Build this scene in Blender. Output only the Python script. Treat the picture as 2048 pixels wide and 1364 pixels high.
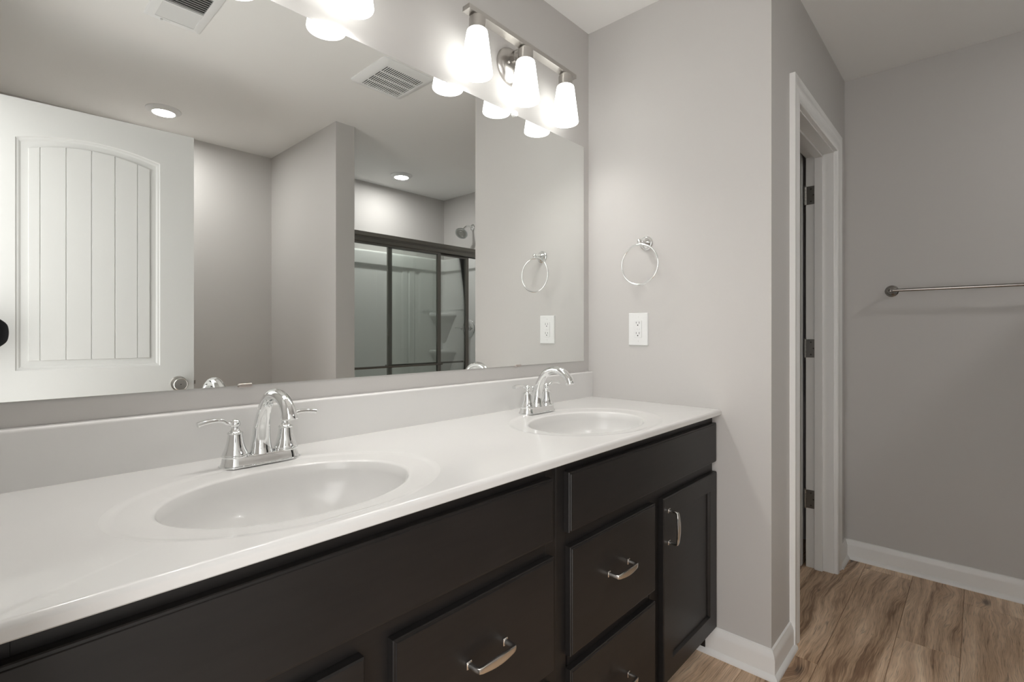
import bpy, bmesh, math, random
from mathutils import Vector, Matrix
for o in list(bpy.data.objects): bpy.data.objects.remove(o)
sc = bpy.context.scene
PI = math.pi
# ------------------------------------------------------------------ camera, world, exposure
F_PX, YAW, HORIZON = 1006.4, 0.7488, 665.0
CAM = Vector((0.0, -1.2387, 1.1507))
cd = bpy.data.cameras.new('camera'); cam = bpy.data.objects.new('camera', cd); sc.collection.objects.link(cam)
cd.sensor_width = 36.0; cd.lens = 36.0 * F_PX / 2048.0
cd.shift_y = -(682.0 - HORIZON) / 2048.0
cd.clip_start = 0.01
cam.location = CAM
cam.rotation_euler = (PI / 2, 0, YAW - PI / 2)
sc.camera = cam
w = bpy.data.worlds.new('world'); sc.world = w; w.use_nodes = True
w.node_tree.nodes['Background'].inputs[0].default_value = (1.0, 0.985, 0.97, 1)
w.node_tree.nodes['Background'].inputs[1].default_value = 3.35      # added fill light, entering by the open doorway; no hallway is modelled
sc.view_settings.view_transform = 'Standard'; sc.view_settings.look = 'None'
sc.view_settings.exposure = 0.1; sc.view_settings.gamma = 1.0; sc.view_settings.use_curve_mapping = False
BULB = 143.0; CAN = 290.0; CAN_SHOWER = 200.0; SHADE_GLOW = 2.6

# ------------------------------------------------------------------ materials
def mat(name, col, rough=0.5, metal=0.0, spec=0.5, bump=0.0, bscale=300.0, var=0.0, vscale=3.0, coat=0.0):
    m = bpy.data.materials.new(name); m.use_nodes = True; nt = m.node_tree
    b = nt.nodes['Principled BSDF']
    b.inputs['Base Color'].default_value = (*col, 1); b.inputs['Roughness'].default_value = rough
    b.inputs['Metallic'].default_value = metal; b.inputs['Specular IOR Level'].default_value = spec
    b.inputs['Coat Weight'].default_value = coat
    tc = nt.nodes.new('ShaderNodeTexCoord')
    if bump:
        n = nt.nodes.new('ShaderNodeTexNoise'); n.inputs['Scale'].default_value = bscale; n.inputs['Detail'].default_value = 3
        bp = nt.nodes.new('ShaderNodeBump'); bp.inputs['Strength'].default_value = bump; bp.inputs['Distance'].default_value = 0.001
        nt.links.new(tc.outputs['Object'], n.inputs['Vector']); nt.links.new(n.outputs['Fac'], bp.inputs['Height'])
        nt.links.new(bp.outputs['Normal'], b.inputs['Normal'])
    if var:
        n = nt.nodes.new('ShaderNodeTexNoise'); n.inputs['Scale'].default_value = vscale; n.inputs['Detail'].default_value = 5
        r = nt.nodes.new('ShaderNodeValToRGB')
        r.color_ramp.elements[0].position = 0.3; r.color_ramp.elements[1].position = 0.7
        r.color_ramp.elements[0].color = (*[c * (1 - var) for c in col], 1); r.color_ramp.elements[1].color = (*[min(1, c * (1 + var)) for c in col], 1)
        nt.links.new(tc.outputs['Object'], n.inputs['Vector']); nt.links.new(n.outputs['Fac'], r.inputs['Fac'])
        nt.links.new(r.outputs['Color'], b.inputs['Base Color'])
    return m
M = {}
M['wall'] = mat('wall_paint', (0.60, 0.583, 0.566), 0.6, spec=0.3, bump=0.10, bscale=350)
M['ceil'] = mat('ceiling_paint', (0.90, 0.893, 0.875), 0.8, spec=0.2, bump=0.10, bscale=250)
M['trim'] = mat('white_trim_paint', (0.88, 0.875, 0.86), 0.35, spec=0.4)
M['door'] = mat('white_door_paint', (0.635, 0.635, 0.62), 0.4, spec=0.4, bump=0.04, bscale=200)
M['marble'] = mat('cultured_marble', (0.74, 0.733, 0.72), 0.22, spec=0.5, var=0.012, vscale=4, coat=0.3)
M['fibre'] = mat('white_fibreglass', (0.80, 0.81, 0.795), 0.27, spec=0.5)
M['chrome'] = mat('chrome', (0.86, 0.87, 0.87), 0.06, metal=1.0)
M['nickel'] = mat('brushed_nickel', (0.52, 0.50, 0.475), 0.3, metal=1.0, bump=0.05, bscale=900)
M['satin'] = mat('satin_nickel_pull', (0.66, 0.64, 0.61), 0.22, metal=1.0)
M['bar'] = mat('dark_nickel', (0.36, 0.345, 0.325), 0.25, metal=1.0)
M['bronze'] = mat('shower_frame_metal', (0.30, 0.295, 0.275), 0.32, metal=1.0)
M['hinge'] = mat('hinge_metal', (0.33, 0.32, 0.30), 0.35, metal=1.0)
M['hinge_screw'] = mat('hinge_screw', (0.12, 0.115, 0.11), 0.4, metal=1.0)
M['plastic'] = mat('white_plastic', (0.84, 0.845, 0.84), 0.3)
M['clear'] = mat('clear_plastic', (0.85, 0.86, 0.85), 0.1)
M['dark'] = mat('dark_slot', (0.02, 0.02, 0.02), 0.7)
M['black'] = mat('black_camera_plastic', (0.012, 0.012, 0.013), 0.45)
M['lens'] = mat('lens_glass', (0.02, 0.022, 0.03), 0.05, coat=1.0)
M['duct'] = mat('vent_duct_dark', (0.09, 0.09, 0.09), 0.8)
M['pink'] = mat('clip_metal', (0.62, 0.56, 0.53), 0.3, metal=1.0)

def espresso():
    m = bpy.data.materials.new('espresso_wood'); m.use_nodes = True; nt = m.node_tree; b = nt.nodes['Principled BSDF']
    tc = nt.nodes.new('ShaderNodeTexCoord'); mp = nt.nodes.new('ShaderNodeMapping'); mp.inputs['Scale'].default_value = (4, 4, 30)
    n = nt.nodes.new('ShaderNodeTexNoise'); n.inputs['Scale'].default_value = 3; n.inputs['Detail'].default_value = 8
    n2 = nt.nodes.new('ShaderNodeTexNoise'); n2.inputs['Scale'].default_value = 6; n2.inputs['Detail'].default_value = 4
    r = nt.nodes.new('ShaderNodeValToRGB'); r.color_ramp.elements[0].position = .3; r.color_ramp.elements[1].position = .75
    r.color_ramp.elements[0].color = (0.0100, 0.0090, 0.0088, 1); r.color_ramp.elements[1].color = (0.0185, 0.0160, 0.0152, 1)
    mx = nt.nodes.new('ShaderNodeMath'); mx.operation = 'ADD'; hf = nt.nodes.new('ShaderNodeMath'); hf.operation = 'MULTIPLY'; hf.inputs[1].default_value = .5
    L = nt.links.new
    L(tc.outputs['Object'], mp.inputs['Vector']); L(mp.outputs['Vector'], n.inputs['Vector']); L(tc.outputs['Object'], n2.inputs['Vector'])
    L(n.outputs['Fac'], mx.inputs[0]); L(n2.outputs['Fac'], mx.inputs[1]); L(mx.outputs[0], hf.inputs[0]); L(hf.outputs[0], r.inputs['Fac'])
    L(r.outputs['Color'], b.inputs['Base Color'])
    b.inputs['Roughness'].default_value = 0.40; b.inputs['Specular IOR Level'].default_value = 0.38
    return m
M['wood'] = espresso()

def mirror_mat():
    m = bpy.data.materials.new('mirror_silver'); m.use_nodes = True; nt = m.node_tree
    b = nt.nodes['Principled BSDF']; b.inputs['Base Color'].default_value = (0.90, 0.915, 0.90, 1)
    b.inputs['Metallic'].default_value = 1; b.inputs['Roughness'].default_value = 0.0
    return m
M['mirror'] = mirror_mat()
M['mirror_edge'] = mat('mirror_edge', (0.40, 0.43, 0.42), 0.25)

def shade_mat():
    m = bpy.data.materials.new('frosted_glass'); m.use_nodes = True; nt = m.node_tree; nt.nodes.clear()
    out = nt.nodes.new('ShaderNodeOutputMaterial'); tl = nt.nodes.new('ShaderNodeBsdfTranslucent'); df = nt.nodes.new('ShaderNodeBsdfDiffuse')
    tp = nt.nodes.new('ShaderNodeBsdfTransparent'); gl = nt.nodes.new('ShaderNodeBsdfGlossy')
    tl.inputs[0].default_value = (.20, .21, .205, 1); df.inputs[0].default_value = (.55, .56, .555, 1); gl.inputs['Roughness'].default_value = .35
    a = nt.nodes.new('ShaderNodeMixShader'); a.inputs[0].default_value = .40
    c = nt.nodes.new('ShaderNodeMixShader'); c.inputs[0].default_value = .0
    g = nt.nodes.new('ShaderNodeMixShader'); g.inputs[0].default_value = .04
    L = nt.links.new
    L(tl.outputs[0], a.inputs[1]); L(df.outputs[0], a.inputs[2]); L(a.outputs[0], c.inputs[1]); L(tp.outputs[0], c.inputs[2])
    em = nt.nodes.new('ShaderNodeEmission'); em.inputs[0].default_value = (1, .985, .955, 1); em.inputs[1].default_value = SHADE_GLOW
    ad = nt.nodes.new('ShaderNodeAddShader')
    L(c.outputs[0], g.inputs[1]); L(gl.outputs[0], g.inputs[2]); L(g.outputs[0], ad.inputs[0]); L(em.outputs[0], ad.inputs[1]); L(ad.outputs[0], out.inputs[0])
    return m
M['shade'] = shade_mat()

def glass_mat():
    m = bpy.data.materials.new('shower_glass'); m.use_nodes = True; nt = m.node_tree; nt.nodes.clear()
    out = nt.nodes.new('ShaderNodeOutputMaterial'); tp = nt.nodes.new('ShaderNodeBsdfTransparent'); gl = nt.nodes.new('ShaderNodeBsdfGlossy')
    tp.inputs[0].default_value = (.955, .975, .962, 1); gl.inputs['Roughness'].default_value = .02
    fr = nt.nodes.new('ShaderNodeFresnel'); fr.inputs[0].default_value = 1.5
    mx = nt.nodes.new('ShaderNodeMixShader'); L = nt.links.new
    L(fr.outputs[0], mx.inputs[0]); L(tp.outputs[0], mx.inputs[1]); L(gl.outputs[0], mx.inputs[2]); L(mx.outputs[0], out.inputs[0])
    return m
M['glass'] = glass_mat()

def emit(name, strength, col=(1, 0.975, 0.935)):
    m = bpy.data.materials.new(name); m.use_nodes = True; nt = m.node_tree; nt.nodes.clear()
    e = nt.nodes.new('ShaderNodeEmission'); o = nt.nodes.new('ShaderNodeOutputMaterial')
    e.inputs[0].default_value = (*col, 1); e.inputs[1].default_value = strength
    nt.links.new(e.outputs[0], o.inputs[0]); return m
M['bulb'] = emit('bulb_glow', BULB); M['led'] = emit('downlight_lens', CAN, (1, .985, .96)); M['led2'] = emit('shower_downlight_lens', CAN_SHOWER, (1, .985, .96))

def floor_mat():
    m = bpy.data.materials.new('oak_vinyl_plank'); m.use_nodes = True; nt = m.node_tree; b = nt.nodes['Principled BSDF']; L = nt.links.new
    def N(t, **k):
        n = nt.nodes.new(t)
        for a, v in k.items(): n.inputs[a].default_value = v
        return n
    def ma(op, a=None, b_=None, v=None):
        n = nt.nodes.new('ShaderNodeMath'); n.operation = op
        for i, x in enumerate((a, b_, v)):
            if x is None: continue
            if isinstance(x, (int, float)): n.inputs[i].default_value = x
            else: L(x, n.inputs[i])
        return n.outputs[0]
    tc = N('ShaderNodeTexCoord'); at = nt.nodes.new('ShaderNodeAttribute'); at.attribute_name = 'plank'
    rnd = at.outputs['Fac']
    sp = N('ShaderNodeSeparateXYZ'); L(tc.outputs['Object'], sp.inputs[0])
    x = ma('ADD', sp.outputs[0], ma('MULTIPLY', rnd, 37.0)); y = ma('ADD', sp.outputs[1], ma('MULTIPLY', rnd, 11.0))
    # slow wander of the grain
    cv = N('ShaderNodeCombineXYZ'); L(ma('MULTIPLY', x, 2.2), cv.inputs[0]); L(ma('MULTIPLY', y, 5.0), cv.inputs[1]); L(rnd, cv.inputs[2])
    nz = N('ShaderNodeTexNoise', Scale=1.0, Detail=3.0, Roughness=.5); L(cv.outputs[0], nz.inputs['Vector'])
    # knots
    kv = N('ShaderNodeCombineXYZ'); L(ma('MULTIPLY', x, 2.3), kv.inputs[0]); L(ma('MULTIPLY', y, 6.5), kv.inputs[1])
    vo = N('ShaderNodeTexVoronoi', Scale=1.0); L(kv.outputs[0], vo.inputs['Vector']); dist = vo.outputs['Distance']
    bulge = ma('POWER', 2.718, ma('MULTIPLY', ma('MULTIPLY', dist, dist), -14.0))
    # cathedral grain
    yy = ma('ADD', y, ma('ADD', ma('MULTIPLY', nz.outputs['Fac'], .085), ma('MULTIPLY', bulge, .035)))
    gv = N('ShaderNodeCombineXYZ'); L(ma('MULTIPLY', x, 1.6), gv.inputs[0]); L(ma('MULTIPLY', yy, 30.0), gv.inputs[1]); L(rnd, gv.inputs[2])
    g1 = N('ShaderNodeTexNoise', Scale=1.0, Detail=4.0, Roughness=.55); L(gv.outputs[0], g1.inputs['Vector'])
    fv = N('ShaderNodeCombineXYZ'); L(ma('MULTIPLY', x, 9.0), fv.inputs[0]); L(ma('MULTIPLY', yy, 230.0), fv.inputs[1])
    g2 = N('ShaderNodeTexNoise', Scale=1.0, Detail=5.0, Roughness=.6); L(fv.outputs[0], g2.inputs['Vector'])
    fac = ma('ADD', ma('MULTIPLY', g1.outputs['Fac'], .68), ma('MULTIPLY', g2.outputs['Fac'], .32))
    fac = ma('ADD', fac, ma('MULTIPLY', ma('SUBTRACT', nz.outputs['Fac'], .5), .22))
    fac = ma('ADD', fac, ma('MULTIPLY', ma('SUBTRACT', rnd, .5), .13))
    r = nt.nodes.new('ShaderNodeValToRGB'); cr = r.color_ramp
    cr.elements[0].position = .34; cr.elements[0].color = (.22, .130, .075, 1)
    cr.elements[1].position = .69; cr.elements[1].color = (.78, .615, .45, 1)
    e = cr.elements.new(.43); e.color = (.45, .305, .195, 1)
    e = cr.elements.new(.55); e.color = (.62, .45, .31, 1)
    L(fac, r.inputs['Fac'])
    # dark knots
    kn = nt.nodes.new('ShaderNodeMapRange'); kn.interpolation_type = 'SMOOTHSTEP'
    kn.inputs['From Min'].default_value = .03; kn.inputs['From Max'].default_value = .12; kn.inputs['To Min'].default_value = .8; kn.inputs['To Max'].default_value = 0
    L(ma('ADD', dist, ma('MULTIPLY', ma('SUBTRACT', g2.outputs['Fac'], .5), .12)), kn.inputs['Value'])
    cvv = N('ShaderNodeCombineXYZ'); L(ma('MULTIPLY', x, 1.1), cvv.inputs[0]); L(ma('MULTIPLY', yy, 16.0), cvv.inputs[1]); L(ma('MULTIPLY', rnd, 7.0), cvv.inputs[2])
    c1 = N('ShaderNodeTexNoise', Scale=1.0, Detail=3.0, Roughness=.4); L(cvv.outputs[0], c1.inputs['Vector'])
    c2 = N('ShaderNodeTexNoise', Scale=1.0, Detail=1.0); cw = N('ShaderNodeCombineXYZ'); L(ma('MULTIPLY', x, 5.0), cw.inputs[0]); L(ma('MULTIPLY', y, 9.0), cw.inputs[1]); L(cw.outputs[0], c2.inputs['Vector'])
    line = nt.nodes.new('ShaderNodeMapRange'); line.inputs['From Min'].default_value = 0; line.inputs['From Max'].default_value = .012; line.inputs['To Min'].default_value = 1; line.inputs['To Max'].default_value = 0
    L(ma('ABSOLUTE', ma('SUBTRACT', c1.outputs['Fac'], .5)), line.inputs['Value'])
    gate = nt.nodes.new('ShaderNodeMapRange'); gate.inputs['From Min'].default_value = .60; gate.inputs['From Max'].default_value = .68; gate.inputs['To Min'].default_value = 0; gate.inputs['To Max'].default_value = .75
    L(c2.outputs['Fac'], gate.inputs['Value'])
    crack = ma('MULTIPLY', line.outputs[0], gate.outputs[0]); kfac = ma('MAXIMUM', kn.outputs[0], crack)
    mx = nt.nodes.new('ShaderNodeMix'); mx.data_type = 'RGBA'
    L(kfac, mx.inputs['Factor']); L(r.outputs['Color'], mx.inputs['A']); mx.inputs['B'].default_value = (.045, .026, .016, 1)
    L(mx.outputs['Result'], b.inputs['Base Color'])
    # fine pores
    pv = N('ShaderNodeCombineXYZ'); L(ma('MULTIPLY', x, 14.0), pv.inputs[0]); L(ma('MULTIPLY', yy, 420.0), pv.inputs[1])
    pn = N('ShaderNodeTexNoise', Scale=1.0, Detail=2.0); L(pv.outputs[0], pn.inputs['Vector'])
    pm = nt.nodes.new('ShaderNodeMapRange'); pm.inputs['From Min'].default_value = .52; pm.inputs['From Max'].default_value = .70; pm.inputs['To Min'].default_value = 1.26; pm.inputs['To Max'].default_value = .78
    L(pn.outputs['Fac'], pm.inputs['Value'])
    sv_ = nt.nodes.new('ShaderNodeVectorMath'); sv_.operation = 'SCALE'; L(mx.outputs['Result'], sv_.inputs[0]); L(pm.outputs[0], sv_.inputs['Scale'])
    L(sv_.outputs[0], b.inputs['Base Color'])
    b.inputs['Roughness'].default_value = .42
    bp = N('ShaderNodeBump', Strength=.12, Distance=.0008); L(g2.outputs['Fac'], bp.inputs['Height']); L(bp.outputs['Normal'], b.inputs['Normal'])
    return m
M['floor'] = floor_mat()

# ------------------------------------------------------------------ mesh helpers
def finish(bm, name, m, parent=None, angle=35, kind=None, label=None):
    bmesh.ops.remove_doubles(bm, verts=bm.verts, dist=1e-6)
    bmesh.ops.recalc_face_normals(bm, faces=bm.faces)
    me = bpy.data.meshes.new(name); bm.to_mesh(me); bm.free()
    me.materials.append(m if not isinstance(m, str) else M[m])
    for p in me.polygons: p.use_smooth = True
    me.set_sharp_from_angle(angle=math.radians(angle))
    o = bpy.data.objects.new(name, me); sc.collection.objects.link(o)
    wn = o.modifiers.new('weighted_normal', 'WEIGHTED_NORMAL'); wn.keep_sharp = True; wn.weight = 50
    if parent: o.parent = parent
    if kind: o['kind'] = kind
    if label: o['label'] = label
    return o
def thing(name, label, cat, loc=(0, 0, 0), group=None, kind=None):
    o = bpy.data.objects.new(name, None); o.empty_display_size = .05; sc.collection.objects.link(o); o.location = loc
    tag(o, label, cat, group, kind); return o
def tag(o, label, cat, group=None, kind=None):
    if label: o['label'] = label
    if cat: o['category'] = cat
    if group: o['group'] = group
    if kind: o['kind'] = kind
    return o
def dup(root, loc, label=None):
    r = root.copy(); sc.collection.objects.link(r); r.location = loc
    if label: r['label'] = label
    for ch in list(root.children):
        c = ch.copy(); sc.collection.objects.link(c); c.parent = r
        for g in list(ch.children):
            d = g.copy(); sc.collection.objects.link(d); d.parent = c
    return r
def B(): return bmesh.new()
def box(bm, x0, x1, y0, y1, z0, z1, bev=0.0, seg=2):
    t = bmesh.new(); bmesh.ops.create_cube(t, size=1)
    for v in t.verts: v.co = Vector(((x0 + x1) / 2 + v.co.x * (x1 - x0), (y0 + y1) / 2 + v.co.y * (y1 - y0), (z0 + z1) / 2 + v.co.z * (z1 - z0)))
    if bev: bmesh.ops.bevel(t, geom=list(t.edges), offset=bev, segments=seg, affect='EDGES', profile=.5)
    merge(bm, t); return bm
def merge(bm, t, mx=None):
    if mx is not None: bmesh.ops.transform(t, matrix=mx, verts=t.verts)
    me = bpy.data.meshes.new('tmp'); t.to_mesh(me); t.free(); bm.from_mesh(me); bpy.data.meshes.remove(me)
def loft(bm, loops, closed=True, cap0=True, cap1=True):
    R = [[bm.verts.new(p) for p in l] for l in loops]
    n = len(R[0])
    for a, b in zip(R, R[1:]):
        for i in range(n if closed else n - 1):
            j = (i + 1) % n
            bm.faces.new((a[i], a[j], b[j], b[i]))
    if closed and cap0: bm.faces.new(R[0])
    if closed and cap1: bm.faces.new(R[-1][::-1])
    return bm
def lathe(bm, prof, mx=None, n=40, cap0=True, cap1=True):
    t = bmesh.new(); loops = []
    for r, z in prof:
        r = max(r, 1e-5); loops.append([(r * math.cos(2 * PI * k / n), r * math.sin(2 * PI * k / n), z) for k in range(n)])
    loft(t, loops, True, cap0, cap1); merge(bm, t, mx); return bm
def axis_mx(origin, direction):
    q = Vector((0, 0, 1)).rotation_difference(Vector(direction).normalized())
    return Matrix.Translation(Vector(origin)) @ q.to_matrix().to_4x4()
def tube(bm, pts, radii, n=20, cap=True, closed=False):
    P = [Vector(p) for p in pts]
    if not isinstance(radii, (list, tuple)): radii = [radii] * len(P)
    T = []
    for i in range(len(P)):
        if closed: d = P[(i + 1) % len(P)] - P[i - 1]
        else: d = P[min(i + 1, len(P) - 1)] - P[max(i - 1, 0)]
        T.append(d.normalized())
    up = Vector((0, 0, 1)) if abs(T[0].z) < .9 else Vector((1, 0, 0))
    u = T[0].cross(up).normalized(); loops = []
    for i, p in enumerate(P):
        u = (u - T[i] * u.dot(T[i])).normalized(); v = T[i].cross(u)
        r = radii[i]; ru, rv = r if isinstance(r, tuple) else (r, r)
        loops.append([p + u * math.cos(2 * PI * k / n) * ru + v * math.sin(2 * PI * k / n) * rv for k in range(n)])
    if closed: loops.append(loops[0]); loft(bm, loops, True, False, False)
    else: loft(bm, loops, True, cap, cap)
    return bm
def smooth_path(keys, m=6):
    K = [Vector(k[:3]) for k in keys]; R = [k[3] for k in keys]; out = []; rr = []
    for i in range(len(K) - 1):
        p0 = K[max(i - 1, 0)]; p1 = K[i]; p2 = K[i + 1]; p3 = K[min(i + 2, len(K) - 1)]
        for s in range(m):
            t = s / m
            out.append(.5 * ((2 * p1) + (-p0 + p2) * t + (2 * p0 - 5 * p1 + 4 * p2 - p3) * t * t + (-p0 + 3 * p1 - 3 * p2 + p3) * t ** 3)); rr.append(R[i] * (1 - t) + R[i + 1] * t)
    out.append(K[-1]); rr.append(R[-1]); return out, rr
def prism(bm, prof, p0, p1, out):
    """profile (d outwards, z) swept from p0 to p1 with per-end mitre; p = (x, y), out = outward unit (x, y); mitre adds d*m along the run"""
    (x0, y0, m0), (x1, y1, m1) = p0, p1
    dx, dy = x1 - x0, y1 - y0; l = math.hypot(dx, dy); dx /= l; dy /= l
    a = [(x0 + out[0] * d - dx * d * m0, y0 + out[1] * d - dy * d * m0, z) for d, z in prof]
    b = [(x1 + out[0] * d + dx * d * m1, y1 + out[1] * d + dy * d * m1, z) for d, z in prof]
    loft(bm, [a, b]); return bm

# ------------------------------------------------------------------ the setting
X0, X1, X2, XS = -0.012, 1.8185, 3.0594, 3.155
Y1, YF, H = -0.730, -2.617, 2.44
XP0, XP1, YP = 1.516, 1.641, -1.650          # partition beside the tub
YT = -1.79                                    # jog beside the tub opening
DW0, DW1, DH = 2.125, 2.80, 2.008             # closet door opening
WT = 0.118
def wall(name, boxes):
    bm = B()
    for b in boxes: box(bm, *b)
    return finish(bm, name, 'wall', kind='structure')
wall('wall_vanity', [(X0 - WT, X1 + .12, 0, .12, 0, H)])
wall('wall_end', [(X1, X1 + .12, Y1, 0, 0, H)])
wall('wall_closet_doorway', [(X1 + .12, DW0 - .012, Y1, Y1 + WT, 0, H), (DW1 + .012, X2 + .2, Y1, Y1 + WT, 0, H), (DW0 - .012, DW1 + .012, Y1, Y1 + WT, DH + .012, H)])
wall('wall_towel_bar', [(X2, X2 + .2, YT, Y1, 0, H)])
wall('wall_shower', [(XS, X2 + .2, YF, YT, 0, H)])
wall('wall_far', [(X0 - WT, X2 + .2, YF - .12, YF, 0, H)])
wall('wall_partition', [(XP0, XP1, YF, YP, 0, H)])
wall('wall_left', [(X0 - WT, X0, -.738, 0, 0, H), (X0 - WT, X0, YF, -1.452, 0, H), (X0 - WT, X0, -1.452, -.738, 2.057, H)])
wall('wall_closet', [(X1 + .12, X1 + .20, .12, .9, 0, H), (X1 + .12, X2 + .2, .9, 1.0, 0, H), (X2 + .1, X2 + .2, Y1 + WT, .9, 0, H)])
finish(box(B(), X0 - WT, X2 + .2, YF - .12, 1.0, H, H + .1), 'ceiling', 'ceil', kind='structure')
# floor: one mesh of long planks running along x
def floor():
    bm = B(); lay = None; W = .1815; random.seed(4); spans = []
    row = 0; ytop = -.826 + W * 12
    fixed = {13: 2.381, 12: 2.975, 11: 2.001}      # joint positions measured on the rows at the wall
    bm.faces.layers.float.new('plank') if False else None
    idx = []
    for r in range(0, 22):
        y1 = -.826 + W * (12 - r); y0 = y1 - W
        y0c, y1c = max(y0, YF - .1), min(y1, .98)
        if y1c - y0c < .01: continue
        j = fixed.get(r, random.uniform(0, 1.22)); x = j
        while x > X0 - WT: x -= 1.22
        while x < X2 + .2:
            a, b = max(x, X0 - WT), min(x + 1.22, X2 + .2)
            if b - a > .01:
                n0 = len(bm.faces); t = bmesh.new(); g = .0009
                box(t, a + g, b - g, y0c + g, y1c - g, -.012, 0)
                top = [e for e in t.edges if all(abs(v.co.z) < 1e-6 for v in e.verts)]
                bmesh.ops.bevel(t, geom=top, offset=.0006, segments=1, affect='EDGES')
                k = len(t.faces); merge(bm, t); idx += [random.random()] * k
            x += 1.22
    box(bm, X0 - WT, X2 + .2, YF - .1, .98, -.06, -.004); idx += [0.5] * 6
    me = bpy.data.meshes.new('floor'); bm.to_mesh(me); bm.free(); me.materials.append(M['floor'])
    a = me.attributes.new('plank', 'FLOAT', 'FACE')
    for i, v in enumerate(idx): a.data[i].value = v
    o = bpy.data.objects.new('floor', me); sc.collection.objects.link(o); o['kind'] = 'structure'
floor()
# baseboards
BP = [(0, 0), (.026, 0), (.026, .006), (.0225, .013), (.0165, .0175), (.0145, .019), (.0145, .068), (.012, .074), (.0115, .080), (.0075, .086), (.006, .094), (0, .096)]
def base(name, runs):
    bm = B()
    for p0, p1, o in runs: prism(bm, BP, p0, p1, o)
    return finish(bm, name, 'trim', kind='structure', angle=50)
base('baseboard_end', [((X1, -.46, 0), (X1, Y1, 1), (-1, 0)), ((X1, Y1, 1), (2.047, Y1, 0), (0, -1))])
base('baseboard_towel', [((DW1 + .083, Y1, 0), (X2, Y1, -1), (0, -1)), ((X2, Y1, -1), (X2, YT + .02, 0), (-1, 0))])
base('baseboard_far', [((X0, YF, 0), (XP0, YF, -1), (0, 1)), ((XP0, YF, -1), (XP0, YP, 1), (-1, 0)), ((XP0, YP, 1), (XP1, YP, 1), (0, 1))])

# ------------------------------------------------------------------ doorways
CP = [(0, 0), (0, .012), (.004, .0155), (.012, .0175), (.030, .0175), (.036, .015), (.052, .0135), (.056, .016), (.066, .019), (.083, .019), (.083, 0)]  # (across from inner edge, out)
def casing(name, a, b, top, plane, axis, sign, cw=.083):
    """casing around opening a..b (along axis) on a wall plane, protruding by sign"""
    bm = B(); s = cw / .083
    def P(u, z, d):
        return (u, plane + sign * d, z) if axis == 'x' else (plane + sign * d, u, z)
    r = .006
    L0 = [P(a - r - w * s, 0.0, d) for w, d in CP]; L1 = [P(a - r - w * s, top + r + w * s, d) for w, d in CP]
    R1 = [P(b + r + w * s, top + r + w * s, d) for w, d in CP]; R0 = [P(b + r + w * s, 0.0, d) for w, d in CP]
    loft(bm, [L0, L1, R1, R0])
    return bm
def frame(name, a, b, top, y0, y1, axis, stop0, stop1, casings, kindlabel):
    root = thing(name, kindlabel, None, kind='structure')
    bm = B()
    def bx(u0, u1, w0, w1, z0, z1):
        if axis == 'x': box(bm, u0, u1, w0, w1, z0, z1, .0008, 1)
        else: box(bm, w0, w1, u0, u1, z0, z1, .0008, 1)
    bx(a - .012, a, y0, y1, 0, top + .012); bx(b, b + .012, y0, y1, 0, top + .012); bx(a, b, y0, y1, top, top + .012)
    finish(bm, 'jamb', 'trim', root)
    bm = B()
    bx(a, a + .012, stop0, stop1, 0, top); bx(b - .012, b, stop0, stop1, 0, top); bx(a + .012, b - .012, stop0, stop1, top - .012, top)
    finish(bm, 'door_stop', 'trim', root)
    for plane, sign in casings: finish(casing(name, a, b, top, plane, axis, sign), 'casing', 'trim', root, angle=50)
    return root
fr = frame('trim_closet_doorway', DW0, DW1, DH, Y1 + .0, Y1 + WT, 'x', -.685, -.651, [(Y1, -1)], 'white moulded frame around the closet doorway by the towel bar wall')
def hinge(parent, x, y, z, facing=-1):
    """leaf lies on the jamb face x, knuckle at its far (+y) edge"""
    bm = B(); r = .008; pts = []
    y0, y1, z0, z1 = y - .042, y, z - .0445, z + .0445
    def corner(cy, cz, a0):
        return [(cy + r * math.cos(a), cz + r * math.sin(a)) for a in [a0 + k * PI / 8 for k in range(5)]]
    pts = [(y1, z0), (y1, z1)] + corner(y0 + r, z1 - r, PI / 2) + corner(y0 + r, z0 + r, PI)
    loft(bm, [[(x, p[0], p[1]) for p in pts], [(x + facing * .0025, p[0], p[1]) for p in pts]])
    h = finish(bm, 'hinge', 'hinge', parent)
    bm = B()
    for k in range(5): lathe(bm, [(0, 0), (.0058, 0), (.0063, .0006), (.0063, .0166), (.0058, .0172), (0, .0172)], Matrix.Translation((x + facing * .004, y + .006, z - .0445 + k * .0178)), 16)
    lathe(bm, [(0, 0), (.004, .001), (.005, .004), (0, .007)], Matrix.Translation((x + facing * .004, y + .006, z + .0445)), 12)
    finish(bm, 'knuckle', 'hinge', h, label='round knuckle barrel of hinge')
    for k, (dy, dz) in enumerate(((-.018, .030), (-.029, 0), (-.018, -.030))):
        bm = B(); lathe(bm, [(0, 0), (.0036, 0), (.0032, .0006), (0, .0007)], axis_mx((x + facing * .0025, y + dy, z + dz), (facing, 0, 0)), 12)
        finish(bm, 'screw', 'hinge_screw', h)

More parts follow.
